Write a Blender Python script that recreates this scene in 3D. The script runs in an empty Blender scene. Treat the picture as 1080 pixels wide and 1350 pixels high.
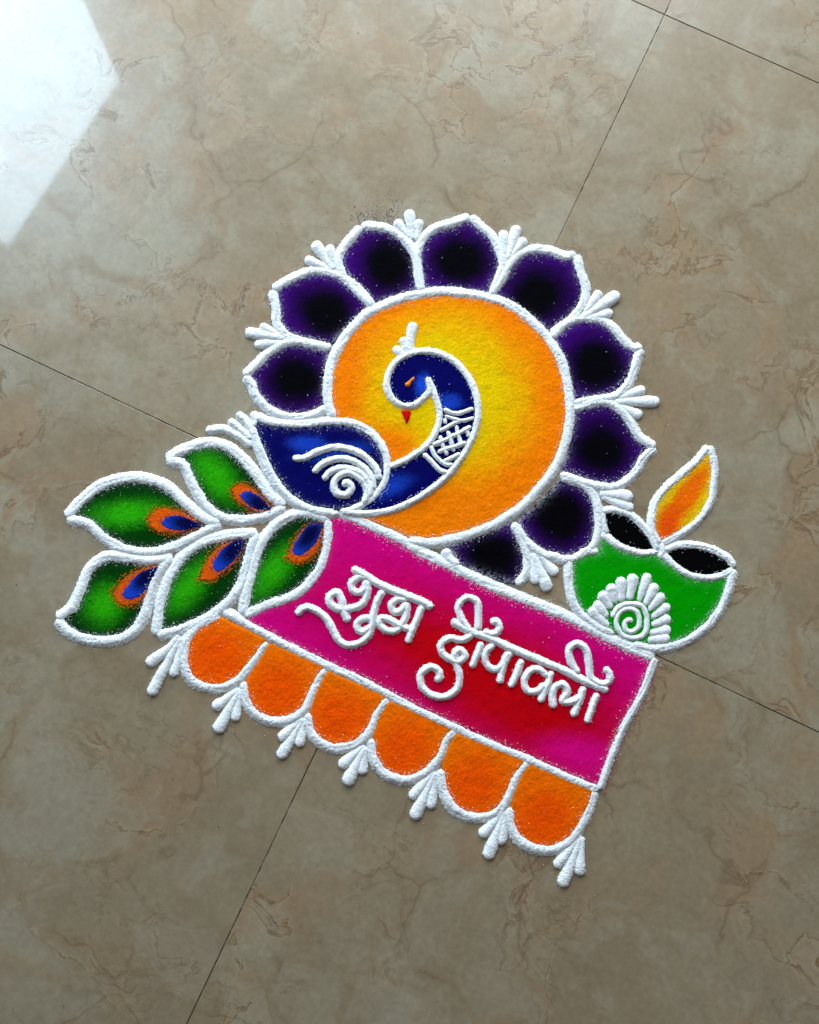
import bpy, math, random
from mathutils import Matrix, Vector
import numpy as np

# ------------------------------------------------------------------ camera
scene = bpy.context.scene
CAM_H = 0.80265
cam = bpy.data.cameras.new('camera')
cam.sensor_fit = 'VERTICAL'
cam.sensor_height = 36.0
cam.lens = 28.88
cam.clip_start = 0.01
cam.clip_end = 50.0
cam_ob = bpy.data.objects.new('camera', cam)
cam_ob.location = (0, 0, CAM_H)
cam_ob.rotation_euler = (math.radians(4.5), 0, 0)
scene.collection.objects.link(cam_ob)
scene.camera = cam_ob

# ------------------------------------------------------------------ light
world = bpy.data.worlds.new('World')
scene.world = world
world.use_nodes = True
bg = world.node_tree.nodes['Background']
bg.inputs[0].default_value = (1.0, 0.97, 0.92, 1)
bg.inputs[1].default_value = 0.125

# the daylit window beside the floor: its mirror image shows in the polished tiles
win = bpy.data.lights.new('window_light', 'AREA')
win.shape = 'RECTANGLE'
win.size = 0.731
win.size_y = 1.95
win.energy = 58
win.color = (0.60, 0.81, 1.0)
win_ob = bpy.data.objects.new('window_light', win)

U = Vector((-0.5214, -0.8533, 0.0)); V = Vector((0.1127, -0.0689, -0.9912))
N = U.cross(V)
WC = Vector((-1.136, 1.421, 1.084))
if N.dot(WC) < 0:
    U = -U; N = -N
m = Matrix((U, V, N)).transposed().to_4x4()
m.translation = WC
win_ob.matrix_world = m
scene.collection.objects.link(win_ob)

# the wide daylit opening at the far end of the floor, beyond the picture's upper edge
far = bpy.data.lights.new('far_opening_light', 'AREA')
far.shape = 'RECTANGLE'
far.size = 1.7
far.size_y = 1.5
far.energy = 88
far.color = (0.82, 0.93, 1.0)
far_ob = bpy.data.objects.new('far_opening_light', far)
far_ob.location = (0.30, 2.25, 0.92)
far_ob.rotation_euler = Vector((-0.30, -2.25, -0.70)).to_track_quat('-Z', 'Y').to_euler()
scene.collection.objects.link(far_ob)

scene.view_settings.view_transform = 'Standard'
scene.view_settings.look = 'None'
scene.view_settings.exposure = 0.0
scene.view_settings.gamma = 1.0
scene.view_settings.use_curve_mapping = False
scene.render.engine = 'CYCLES'

random.seed(7)
rng = np.random.default_rng(11)

# ------------------------------------------------------------------ plan of the powder drawing, millimetres on the floor
PLAN = {
    'rim': [[(-74.3, 155.7), (-79.2, 168.6), (-80.9, 183.9), (-80.2, 195.4), (-77.7, 210.7), (-69.6, 228.4), (-58.3, 245.3), (-42.4, 261.6), (-25, 270.4), (-5.3, 277.5), (14.4, 282.1), (34.2, 284.1), (53.9, 282.5), (78.9, 278.1), (103.1, 268.5), (120.4, 254.6), (136.1, 238.4), (148.7, 217.6), (155.1, 195.4), (158.1, 168.6), (156.3, 146.6), (151.9, 128.5), (142.6, 107.4), (126.7, 86.3), (109.3, 68.4), (93.6, 58), (78, 49), (49.7, 39), (25.9, 33.4), (11.1, 34.2), (-1.5, 35.7)]],
    'petal1': [[(-77.5, 227.3), (-95.1, 230.3), (-118.7, 233.3), (-136.2, 225.3), (-151.7, 210.4), (-164.2, 198.5)], [(-164.2, 198.5), (-156.2, 190.5), (-153.2, 180.6), (-143.3, 168.8), (-150.7, 176.1), (-139.9, 166.2), (-126.2, 159.3), (-106.7, 157.4), (-89.2, 162.3), (-83.4, 168.2)]],
    'petal2': [[(-36.5, 268.4), (-46.4, 282.5), (-60.3, 294.6), (-76.1, 302.7), (-95.8, 305.7), (-113.5, 299.7), (-137, 286.5)], [(-136.6, 286.5), (-132.8, 266.4), (-131.7, 252.3), (-122.7, 240.3), (-108.9, 234.3), (-93.2, 230.3), (-78.5, 226.7)]],
    'petal3': [[(-36.5, 269.4), (-54.3, 286.5), (-66.2, 300.7), (-71.2, 314.9), (-66.4, 329.1), (-54.6, 343.4), (-48.7, 351.5)], [(-48.7, 351.5), (-28.9, 350.5), (-13, 344.4), (-1.1, 333.2), (6.8, 316.9), (9.7, 300.7), (11.7, 284.5)]],
    'petal4': [[(12.4, 284.5), (8.5, 300.7), (7.5, 318.9), (11.4, 335.2), (24.3, 348.5), (42.2, 354.6), (61.1, 361.8)], [(61.1, 361.8), (71.9, 351.5), (83.7, 339.3), (90.5, 325), (93.3, 310.8), (87.3, 294.6), (81.3, 280.5)]],
    'petal5': [[(81.3, 280.5), (91.2, 296.6), (99.3, 310.8), (111.2, 323), (127.1, 328.1), (142.9, 326), (156.7, 321), (167.5, 322)], [(167.5, 322), (171.2, 304.7), (175.9, 288.6), (173.6, 272.4), (161.6, 256.3), (147.7, 246.3), (140.7, 240.3)]],
    'petal6': [[(140.9, 237.3), (153.7, 250.1), (168.1, 256.6), (186.1, 256.6), (200.3, 250.1), (212.6, 235.5), (222.3, 227.3), (232.1, 227.3)], [(231.2, 226.3), (225.6, 215.4), (221.7, 200.9), (215.2, 188.2), (202.5, 178.2), (182.9, 174.6), (163.2, 171)]],
    'petal7': [[(162.2, 165.6), (175.6, 170.1), (191.7, 172.8), (204.1, 168.3), (216.3, 155.6), (226.6, 137.7), (242.3, 126.9)], [(242.3, 126.9), (229.7, 116.2), (224.1, 105.5), (213.3, 93.9), (199, 87.7), (179.6, 89.5), (163.8, 94.8), (147.9, 100.1)]],
    'petal8': [[(148.9, 96.7), (165, 93.1), (177.4, 84.1), (183.4, 69.7), (184.9, 51.7), (181.9, 35.6), (176.4, 26.7)], [(184.4, 24.9), (172.8, 24.9), (160.2, 17.8), (149.5, 16.9), (140.7, 19.6), (132.9, 20.8), (115.7, 33.2), (107.2, 44.8), (102.4, 52)]],
    'petal9': [[(101.5, 52.6), (109.4, 34.7), (115, 17.4), (113.1, 3), (103.8, -7.8)], [(35, 27.5), (38.4, 18), (47.9, 10.2)]],
    'petal9fill': [[(36.4, 28.3), (52.3, 38.1), (75.5, 46.8), (98.6, 54.3), (107.2, 41.9), (115, 17.4), (113.1, 3), (103.8, -9), (78, -2.7), (49.3, 8.8)]],
    'sprigs_flower': [[(-122.6, 236.3), (-160, 242.3)], [(-124.6, 236.7), (-146.3, 248.3)], [(-122.6, 233.3), (-151, 230.3)], [(-75.1, 306.4), (-94.1, 332.1)], [(-74.1, 306.8), (-80.2, 329.1)], [(-77.1, 306.4), (-101.9, 316.9)], [(3.8, 337.2), (-0.1, 364.8)], [(-0.1, 339.3), (-12, 355.6)], [(6.8, 336.2), (9.8, 355.6)], [(98.3, 316.9), (107.5, 348.5)], [(95.4, 321), (94.6, 344.4)], [(100.3, 317.9), (114.3, 336.2)], [(169.9, 256), (206.3, 279.6)], [(171.7, 257.5), (189.3, 282.3)], [(171.7, 255.3), (199.7, 262.6)], [(202.4, 172.8), (243.4, 172.8)], [(204.3, 175.5), (230.3, 184.5)], [(205.9, 169.2), (227.1, 159.3)], [(186.3, 81.4), (214.6, 78.7)], [(188.1, 78.7), (215.6, 67.5)], [(119.9, 23.1), (133.9, -9.8)], [(125.7, 21.7), (141.3, 4.5)], [(119, 17.4), (122.5, -4.1)]],
    'body': [[(-152.4, 158.4), (-139.7, 152.5), (-120.2, 149.9), (-96.9, 150.5), (-73.6, 152.5), (-56.1, 150.5), (-40.5, 142.6), (-28.8, 130.9), (-23, 115.2), (-22.9, 97.7), (-30.6, 83.1), (-42.2, 72.4), (-55.6, 65.7), (-69.1, 63.1)], [(-156.2, 148.5), (-150.1, 132.8), (-143.1, 115.2), (-134.1, 97.7), (-121.4, 81.2), (-107.7, 70.9), (-90.3, 64.3), (-69.1, 62.2)]],
    'plume': [[(-154.9, 127.9), (-168.6, 138.3), (-182.3, 145), (-200.8, 143.6)], [(-155, 134.8), (-167.8, 145.6), (-178.6, 154.4)], [(-154.1, 140.7), (-161.1, 152.5), (-170.9, 160.7)], [(-152.3, 146.6), (-152.4, 156.4), (-155.8, 162.3)]],
    'wing': [[(-115.6, 116.2), (-104.3, 116.2), (-90.8, 122.1), (-73.4, 127), (-55.9, 124), (-42.3, 116.2), (-32.6, 105.5), (-29.1, 93.8)], [(-94.9, 101.2), (-86.8, 109.4), (-73.3, 115.2), (-57.8, 114.2), (-44.2, 106.4), (-36.5, 95.7), (-35.5, 84.1)], [(-84.8, 93.8), (-79, 101.6), (-67.5, 106.4), (-53.9, 104.5), (-43.2, 96.7), (-38, 86), (-39.9, 76.3)], [(-65.8, 87.6), (-61.6, 92.2), (-56.7, 87), (-61.5, 80.2), (-70.2, 81.2), (-74.5, 89.9), (-69.3, 98.6), (-58.7, 101.6), (-48.1, 95.7), (-42.2, 86), (-42.2, 76.3), (-46, 70.5)]],
    'neck': [[(17.8, 197.7), (20, 184.8), (13.7, 176), (4.4, 169.2), (-6.3, 168.5), (-16.4, 175.3), (-22.1, 187.5), (-20.4, 201.1), (-11.7, 213.4), (1.7, 220.9), (15.1, 222.9), (29.9, 220.2), (43.3, 213.4), (54, 202.5), (61.9, 188.9), (66.9, 172.6), (67.1, 156.3), (63.6, 141.5), (57.6, 128.1), (49.5, 114.6), (40.2, 102.6), (29.5, 91.9), (3.7, 74.4), (-22.3, 63.9), (-52, 61.7), (-66.9, 63.9)], [(17.8, 197.7), (23.1, 186.1), (27.1, 173.9), (29.7, 164.4), (29.7, 152.3), (25.7, 141.5), (19, 130.7), (8.3, 121.3), (-5, 113.3), (-19.6, 107.3)]],
    'neckfill': [[(18, 190.2), (19.8, 184.8), (13.7, 176), (4.4, 169.2), (-6.3, 168.5), (-16.4, 175.3), (-22.1, 187.5), (-20.4, 201.1), (-11.7, 213.4), (1.7, 220.9), (15.1, 222.9), (29.9, 220.2), (43.3, 213.4), (54, 202.5), (61.9, 188.9), (66.9, 172.6), (67.1, 156.3), (63.6, 141.5), (57.6, 128.1), (49.5, 114.6), (40.2, 102.6), (29.5, 91.9), (3.7, 74.4), (-22.3, 63.9), (-52, 61.7), (-42.2, 72.4), (-30.6, 83.1), (-22.9, 97.7), (-22, 108.4), (-19.6, 107.3), (-5, 113.3), (8.3, 121.3), (19, 130.7), (25.7, 141.5), (29.7, 152.3), (29.7, 164.4), (27.1, 173.9), (23.1, 186.1)]],
    'crest': [[(1, 221.6), (0.4, 231.2), (3.1, 249.7)], [(-1, 219.5), (-3.7, 227), (-6.4, 234.6)], [(-3.7, 217.5), (-9, 221.6), (-13.3, 225.7)]],
    'bands': [[(33.2, 165.1), (40.9, 161.5), (49.2, 160.8), (57.6, 163.6), (63.8, 165.8)], [(34.6, 158.4), (43.6, 155.2), (52.6, 153.4), (58.9, 154.8), (63.8, 156.6)], [(20.6, 128.9), (23.4, 121.9), (28.9, 114.9), (36.5, 109.4), (43.4, 110.1)], [(13, 121.2), (17.9, 116.3), (24.1, 110.1), (30.3, 103.8), (37.9, 101.7)]],
    'lattice': [[(29, 142.2), (38.7, 147.8), (46.4, 152), (51.9, 153.4)], [(22, 128.9), (30.4, 132.1), (40.1, 136.6), (50.5, 141.5), (60.9, 147.8)], [(27.6, 121.6), (37.3, 125.4), (46.3, 128.2), (56, 131.7)], [(33.1, 112.8), (42.1, 116.3), (50.4, 120.9)], [(34.2, 156.3), (36, 149.9)], [(29.7, 138.7), (32.4, 128.9), (37.2, 118.4)], [(37.3, 143.6), (40.8, 133.1), (44.2, 121.9)], [(46, 149.2), (47, 144.3), (49.1, 135.9), (51.8, 126.8)], [(53.3, 147.1), (57.4, 140.8), (58.8, 135.9)]],
    'eye': [[(5.4, 197.7), (-3.7, 187.2)]],
    'beak': [[(-10.1, 163.8), (-3.7, 165.1), (3, 163.8), (1, 155), (-3.4, 146.2), (-6.3, 155)]],
    'feather1': [[(-239.6, 114.7), (-223.3, 124.4), (-198.5, 131.4), (-179, 127.2), (-162.1, 113.3), (-148.1, 96.6), (-136.8, 79.9), (-121.5, 68.8)], [(-239.6, 114.7), (-222.9, 110.5), (-214.3, 93.8), (-202.9, 74.4), (-188.8, 60.5), (-166.7, 55.6), (-142, 59.2), (-121.5, 68.8)]],
    'feather2': [[(-336, 57.8), (-321.4, 74.4), (-302.6, 89.6), (-277.9, 96.6), (-255.8, 95.2), (-236.2, 86.8), (-219.4, 71.6), (-202.5, 57.8), (-184.6, 52.3)], [(-336, 56.4), (-315.2, 52.3), (-298.3, 38.5), (-278.8, 27.5), (-254, 24), (-229.4, 29.4), (-207.7, 40.4), (-184.6, 52.3)]],
    'feather3': [[(-342.3, -40.6), (-327.7, -29.7), (-318.7, -10.7), (-311.1, 8.4), (-295, 19.3), (-273, 17.9), (-251, 15.7), (-230.6, 19.3)], [(-342.3, -40.6), (-328.3, -54.1), (-309, -60.8), (-284.5, -60.8), (-268.4, -52.8), (-257.9, -37.9), (-252.9, -18.9), (-246.6, 0.2), (-231.9, 19.3)]],
    'feather4': [[(-245.2, -56.8), (-242.9, -37.9), (-239.3, -16.2), (-231.6, 2.9), (-218.3, 22), (-199.3, 34.4), (-177.5, 39.9), (-148.7, 42.6)], [(-245.2, -56.8), (-227.6, -52.8), (-203.3, -43.3), (-181.7, -29.7), (-165.7, -10.7), (-159.2, 11.1), (-154, 30.3), (-148.7, 42.6)]],
    'feather5': [[(-161.1, -37.9), (-158.7, -16.2), (-152.3, 8.4), (-144.4, 33), (-128.2, 52.3), (-106.3, 61.9), (-78.7, 56.4)], [(-161.1, -37.9), (-140.8, -28.4), (-113.6, -18.9), (-94.7, -2.6), (-83.9, 16.6), (-79.9, 38.5), (-80.1, 56.4)]],
    'eyespots': [[(-176.9, 85.5), (-167.3, 92.9), (-156.2, 89.6), (-145.1, 81.3), (-133.3, 64.7), (-147.6, 61.1), (-160, 66.1), (-171.2, 73.8)], [(-168.5, 79.9), (-160.3, 84.9), (-149.2, 81.3), (-139.5, 73), (-134.4, 65), (-149, 63.9), (-160.9, 70.5)], [(-258.1, 56.4), (-250.9, 66.1), (-238.6, 68.8), (-219.2, 63.3), (-204.6, 51.4), (-218.7, 42.6), (-237.9, 40.7), (-251.8, 46.2)], [(-245.6, 52.3), (-235.6, 60.5), (-221.9, 60), (-210.7, 55), (-203.5, 50.6), (-218.8, 44), (-235.3, 45.1)], [(-289.9, -16.2), (-280.7, -2.6), (-261.8, 8.4), (-244.1, 11.1), (-253.1, -13.5), (-259.6, -24.3), (-271.8, -29.7), (-284.1, -26.5)], [(-280.8, -17.5), (-272.4, -3.9), (-259, 7), (-243.2, 10.3), (-251.8, -8), (-261.1, -20.2), (-271.9, -23)], [(-206.8, -5.3), (-200.3, 13.8), (-186.9, 30.3), (-163.7, 36.3), (-166.1, 16.6), (-179.6, 2.9), (-190.4, -4.7)], [(-194, 11.1), (-186.8, 23.4), (-174.6, 34.4), (-161.5, 36.3), (-164.8, 22), (-176.9, 8.4), (-187.8, 2.9)], [(-122.2, 16.6), (-116.9, 30.3), (-103.4, 48.1), (-85.5, 51.7), (-86.7, 27.5), (-97.6, 15.2), (-109.9, 11.6)], [(-116.3, 24.8), (-110.1, 38.5), (-99.3, 50.9), (-85.5, 51.7), (-88.1, 35.8), (-100.4, 22), (-111.3, 19.3)]],
    'banner': [[(-69.1, 63.9), (-52, 56.5), (-29.7, 46), (-7.4, 35.7), (14.8, 21.6), (48.8, 6.1), (83.4, -10.9), (117.9, -24.8), (152.4, -38.7), (191, -58.4), (236.8, -78)], [(236.8, -78), (222.9, -112.7), (202.4, -148.6), (186.4, -187.8), (181, -202.7)], [(-180.4, -32.9), (-133.7, -58.4), (-80.6, -84.6), (-43.9, -101.2), (-19.7, -113.5), (10.9, -129.3), (42.2, -143.6), (80, -160.8), (114.7, -174.3), (148.6, -189.9), (180.3, -202.7)]],
    'bannerfill': [[(-76.5, 58), (-52, 56.5), (-29.7, 46), (-7.4, 35.7), (14.8, 21.6), (48.8, 6.1), (83.4, -10.9), (117.9, -24.8), (152.4, -38.7), (191, -58.4), (236.8, -78), (222.9, -112.7), (202.4, -148.6), (186.4, -187.8), (181, -202.7), (148.6, -189.9), (114.7, -174.3), (80, -160.8), (42.2, -143.6), (10.9, -129.3), (-19.7, -113.5), (-43.9, -101.2), (-80.6, -84.6), (-133.7, -58.4), (-165.6, -41.6), (-161.1, -37.9), (-140.8, -28.4), (-113.6, -18.9), (-94.7, -2.6), (-83.9, 16.6), (-79.9, 38.5), (-80.1, 56.4)]],
    'word1': [[(-56.3, 8.6), (-46, 2.6), (-27.9, -7.9), (-6.8, -16.9), (14.2, -25.1), (22.4, -30.3)], [(-39.9, -1.1), (-48.2, -0.4), (-56.2, -6.4), (-54.9, -13.1), (-48.2, -15.1), (-42.9, -10.1), (-42.2, -2.6)], [(-41.1, -3.4), (-41.1, -16.9), (-46.6, -26.6), (-57.8, -31), (-69.1, -31), (-77.1, -25.8), (-77.4, -19.1), (-70.7, -15.4), (-66.2, -21.3), (-63.5, -33.3), (-59.3, -44)], [(-24.9, -13.1), (-30.9, -22.8), (-34.6, -34.8), (-36.5, -46.7), (-39.7, -56.3), (-47.2, -63.3), (-59.1, -66), (-68.1, -61.5), (-74.2, -51.1), (-80.3, -40.7), (-89.3, -33.3), (-98.4, -29.5), (-105.8, -32.1), (-108.8, -38)], [(-36.8, -40.7), (-44.3, -40.4), (-50.7, -45.2), (-48.7, -51.9), (-41.2, -51.4), (-36.8, -46.7)], [(-2.3, -22.1), (-12.1, -22.1), (-17.6, -27.3), (-14.3, -34), (-7.6, -32.1), (-3.5, -25.1)], [(-3.1, -24.3), (-3.1, -36.3), (-6.8, -45.2), (-12.8, -51.9), (-21.8, -51.9), (-29.3, -45.2), (-28.3, -40.4), (-20.3, -41), (-11.3, -45.9), (0.7, -51.4)], [(12.7, -28.1), (8.2, -39.2), (3.7, -49.6), (-2.3, -64.2)]],
    'word2': [[(40.4, -42), (55.3, -51.1), (76.2, -58.7), (98.9, -69.1), (123.5, -79.4), (148.1, -89.7), (170.7, -101), (191.4, -109.4)], [(58.1, -52.1), (50, -39.8), (47.2, -28.4), (55.4, -20.2), (65, -23.6), (66.8, -36), (66.1, -52.1)], [(70.5, -53), (81.9, -54.9), (87.1, -48.3), (83.9, -42.6), (78.6, -45.8)], [(61.3, -54.9), (51.4, -60.6), (38.1, -59.1), (30.1, -65.3), (31.4, -73.8), (39.9, -79.4), (47.5, -81.3), (53.6, -75.6), (49.8, -70), (44.1, -73.4), (44.7, -81.3), (48.4, -94.4), (45.5, -107.5), (34.1, -115), (20.8, -113.1), (11.4, -103.8), (11.4, -92.6), (20.9, -86.9), (28.9, -91.1), (28.5, -97.8), (23.7, -97.2)], [(70.4, -62.5), (65.6, -73.8), (59.8, -87.9)], [(81.8, -65.3), (74.2, -71.9), (73.2, -81.3), (79.8, -88.8), (87.4, -86.9), (93.1, -77.5), (97, -71.9)], [(98, -71.9), (91.2, -85), (86.3, -102.9)], [(109.3, -79.4), (102.5, -94.4), (96.7, -106.6)], [(132.8, -96.3), (125.3, -89.2), (115.8, -90.7), (110.4, -100), (113.7, -109.4), (123.2, -109.4), (130.8, -102.9)], [(137.6, -90.7), (132.7, -103.8), (124.9, -120.6)], [(139, -126.2), (137.3, -115), (140.3, -105.7), (147.9, -102.9), (152.2, -109.4), (146.7, -119.1), (159, -118.7), (164.8, -114.1)], [(167.8, -104.7), (162.8, -120.6), (155.9, -134.6)], [(180.9, -111.3), (175, -126.2), (170, -140.1)], [(163.2, -93.5), (155.8, -81.3), (154.1, -70), (161.8, -64.3), (170.3, -70), (172.9, -83.2), (174.6, -96.3), (183.9, -102.9), (192.5, -100), (192.1, -91.6), (187.1, -87.9)]],
    'scallops': [[(-183.2, -37.3), (-205.5, -48.1), (-215.4, -63.3), (-217, -81.4), (-210.6, -97.5), (-196.2, -105.5), (-177.9, -105.5), (-163.8, -97.5), (-151.9, -83.4), (-143.9, -71.3), (-137.5, -62.9)], [(-159.7, -100.5), (-157.4, -117.5), (-149.1, -129.5), (-132.8, -137.5), (-116.6, -136.5), (-102.5, -128.5), (-94.6, -113.5), (-88.6, -99.5), (-81.2, -89.1)], [(-97.5, -130.5), (-94.3, -147.4), (-86.1, -157.4), (-69.9, -163.3), (-69.7, -163), (-52.3, -159.6), (-38.8, -147.7), (-32.1, -131.8), (-21.1, -116.6)], [(-36.1, -154.3), (-34.7, -171.5), (-22.6, -187.3), (-3.8, -192.5), (15, -186), (28.5, -171.5), (35.3, -155.6), (44, -147.2)], [(29.8, -183.3), (32.5, -203), (44.4, -221.3), (63.1, -227.9), (81.9, -224), (92.7, -210.9), (100.9, -192.5), (112.4, -176.2)], [(95.9, -218.7), (96.5, -234.4), (105.7, -250), (127, -257.8), (148.4, -252.6), (162, -237), (171.6, -218.7), (176.5, -203)]],
    'scallopfills': [[(-183.2, -37.3), (-205.5, -48.1), (-215.4, -63.3), (-217, -81.4), (-210.6, -97.5), (-196.2, -105.5), (-177.9, -105.5), (-163.8, -97.5), (-151.9, -83.4), (-143.9, -71.3), (-135.9, -60.2)], [(-135.9, -62.3), (-147.8, -81.4), (-158.7, -100.5), (-157.4, -117.5), (-149.1, -129.5), (-132.8, -137.5), (-116.6, -136.5), (-102.5, -128.5), (-94.6, -113.5), (-88.6, -99.5), (-79.6, -85.4)], [(-79.6, -88.5), (-88.6, -105.5), (-96.9, -129.5), (-94.3, -147.4), (-86.1, -157.4), (-69.9, -163.3), (-69.7, -163), (-52.3, -159.6), (-38.8, -147.7), (-32.1, -131.8), (-19.5, -114.5)], [(-19.5, -117.1), (-30.8, -134.4), (-36.7, -154.3), (-34.7, -171.5), (-22.6, -187.3), (-3.8, -192.5), (15, -186), (28.5, -171.5), (35.3, -155.6), (44.8, -143.7)], [(44.8, -147.7), (35.3, -163.6), (29.8, -183.3), (32.5, -203), (44.4, -221.3), (63.1, -227.9), (81.9, -224), (92.7, -210.9), (100.9, -192.5), (114, -174.1)], [(114, -176.8), (102.3, -195.2), (95.3, -218.7), (96.5, -234.4), (105.7, -250), (127, -257.8), (148.4, -252.6), (162, -237), (171.6, -218.7), (177.3, -201.7)]],
    'sprigs_border': [[(-222.7, -56.2), (-233.6, -69.3), (-250.6, -82.4)], [(-221.6, -58.2), (-235.3, -85.4), (-247.9, -110.5)], [(-220.6, -58.2), (-223.2, -77.4), (-227.4, -93.5)], [(-163.7, -107.5), (-185.7, -124.5)], [(-163.7, -109.1), (-183.3, -145.4)], [(-163, -109.5), (-167.3, -135.5)], [(-101.5, -133.9), (-122.5, -153.4)], [(-101.5, -135.5), (-122.3, -170.2)], [(-100.8, -135.5), (-105.3, -159.3)], [(-42.8, -160.9), (-64.3, -178.9)], [(-42.5, -162.3), (-58.8, -194.6)], [(-42, -162.3), (-45.4, -184.7)], [(24.5, -184.7), (2.9, -208.3)], [(24.7, -185.7), (5.6, -226.6)], [(25.3, -185.7), (20.4, -217.4)], [(91.3, -220.8), (69.7, -243.5)], [(91.3, -221.9), (74.9, -262.9)], [(91.8, -221.9), (87, -250)], [(163.2, -244.8), (140.1, -272)], [(163.4, -246.1), (145.2, -288.8)], [(164, -246.1), (160.8, -278.5)]],
    'bowl': [[(155.8, 16.9), (155.5, -1.7), (157.9, -19.4), (164.7, -33.5), (178.7, -45.9), (198, -56.4)], [(215.5, -65.2), (238.4, -69), (259.7, -65.2), (279.4, -54.6), (295.8, -38.8), (307, -19.4), (313.9, 1.8), (315.8, 8)]],
    'bowlfill': [[(155.8, 16.9), (155.5, -1.7), (157.9, -19.4), (164.7, -33.5), (178.7, -45.9), (198, -56.4), (215.5, -65.2), (238.4, -69), (259.7, -65.2), (279.4, -54.6), (295.8, -38.8), (307, -19.4), (313.9, 1.8), (304.1, 1.5), (289.8, -1.2), (272, 1.5), (258, 10.3), (245.8, 19.6), (242.3, 23.1), (226.3, 22.8), (212.1, 26.3), (197.9, 33.5), (188.3, 41), (183.7, 33.8), (184.4, 24.9), (172.8, 24), (160.2, 17.8)]],
    'openings': [[(188.7, 63.9), (200.4, 65.2), (214.6, 60.7), (226.9, 49.9), (235.6, 39.2), (241.5, 25.8)], [(187.1, 42.8), (198, 33.8), (212.1, 26.7), (226.3, 23.1), (243.2, 24)], [(247.7, 25.8), (262.1, 30.3), (279.9, 30.3), (297.6, 24.9), (309.9, 17.8), (316.4, 8.6)], [(246.8, 22.2), (258, 10.7), (272.1, 1.8), (289.8, -1.2), (304.1, 1.5), (315.8, 8)]],
    'openlink': [[(189.2, 62.5), (190.3, 51.7), (191.8, 41)]],
    'openfills': [[(188.7, 62.5), (200.3, 64.3), (214.6, 59.8), (226.8, 49), (235.5, 38.3), (240.6, 25.8), (226.3, 24), (212.1, 27.6), (199.8, 35.6), (192.8, 46.3)], [(249.5, 24.9), (262.1, 29.9), (279.9, 29.9), (297.6, 24.6), (309.9, 17.4), (315.8, 8.6), (304.1, 1.8), (289.8, -0.5), (272.1, 2.5), (258.1, 12.1)]],
    'flame': [[(244.6, 31.2), (237.8, 44.6), (237.2, 57.1), (241.4, 73.3), (252.8, 87.7), (267.5, 100.3), (282.2, 113), (295.2, 128.4)], [(295.2, 128.4), (299.2, 109.4), (298.1, 89.5), (293.6, 71.5), (282.4, 55.3), (266, 42.8), (246.1, 31.7)]],
    'wick': [[(245.2, 32.9), (247.3, 23.1), (243.1, 17.8)], [(238.1, 12.1), (237.2, 11.4)]],
    'rays': [[(192.3, -39.9), (181.9, -27.6)], [(196, -31.1), (186.9, -17.9)], [(199.7, -25.8), (195.3, -10.8)], [(205.5, -24.9), (205.9, -4.4)], [(213, -23.2), (217.7, -1.1)], [(221.9, -24.1), (231.5, -0.2)], [(228, -27.6), (238.4, -9.9)], [(231.4, -32.9), (244.4, -19.2)], [(233.9, -39.9), (249.7, -29.3)], [(233.8, -46.9), (249.9, -40.8)], [(231.8, -54.8), (249.6, -51.3)], [(229.9, -61), (248.5, -59.4)], [(193, -48.7), (177.4, -32.9)]],
    'spiral': [[(214.5, -44.7), (213.5, -41.7), (209.1, -43.4), (208.9, -50.5), (215.1, -53.1), (221.3, -48.7), (222.4, -40.8), (219.9, -33.7), (212, -31.1), (203.9, -34.6), (200.2, -42.5), (201.8, -50.5), (207, -56.6), (216.7, -59.2), (225.6, -56.6), (229.3, -49.6), (229.5, -38.1), (226.2, -29.3), (217.4, -26.3), (206.7, -27.6), (199.5, -32.9), (195.8, -39.9)]],
    'disc_centre': (39.0, 156.5),
    'disc_close': [[(-14.8, 43.1), (-29.7, 49.0), (-52.0, 56.5), (-63.3, 74.4), (-68.8, 119.4)]],
    'disc_blobs': [(-18.7, 125.4, 26.6, 23.4, 0.0, 1), (-7.4, 55.7, 54.7, 26.6, -0.175, 1), (-69.2, 187.7, 20.3, 54.7, -0.175, 1), (52.0, 52.0, 70.3, 23.4, 0.14, 1)],
    'petal_dark': [(-111.4, 195.4, 31.2, 28.1, 0.0), (-84.9, 263.1, 32.8, 26.6, -0.349), (-22.8, 309.8, 28.1, 31.2, 0.0), (51.0, 315.3, 31.2, 28.1, 0.0), (130.6, 281.8, 34.4, 29.7, -0.349), (184.7, 209.1, 28.1, 31.2, 0.0), (188.5, 127.0, 31.2, 32.8, 0.0), (147.1, 59.4, 32.8, 31.2, 0.0), (79.9, 19.4, 34.4, 25.0, -0.262)],
    'purple_dust': [((-42.1, 357.0), 260, 9.0), ((-19.1, 353.8), 340, 9.5), ((-15.3, 358.5), 160, 14.0), ((15.3, 350.7), 60, 8.0), ((-45.3, 218.4), 40, 10.0)],
    'blue_spots': [(-101.0, 130.7, 17.2, 7.0, 0.0), (-74.8, 122.4, 35.1, 7.0, 0.14), (13.5, 187.7, 7.0, 10.9, 0.0), (39.1, 172.5, 10.9, 7.0, 0.0), (-20.9, 87.8, 20.3, 8.6, 0.349)],
    'feather_light': [(-189.5, 98.3, 13.3, 26.6, 0.733), (-275.0, 61.7, 31.2, 11.7, 0.07), (-296.2, -27.0, 17.2, 15.6, 0.698), (-214.1, -8.7, 12.5, 26.6, -0.663), (-131.6, 6.1, 11.7, 26.6, -0.663)],
    'core_dark': [(-141.3, 65.4), (-211.6, 52.0), (-247.7, 7.5), (-166.7, 31.2), (-92.8, 46.0)],
    'core_angle': [-0.698, -0.14, 0.838, 0.908, 0.908],
    'banner_red': [(58.6, -84.6, 140.6, 51.5, -0.419), (120.4, -125.0, 78.1, 45.3, -0.419), (163.5, -167.9, 34.4, 14.1, -0.175)],
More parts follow.
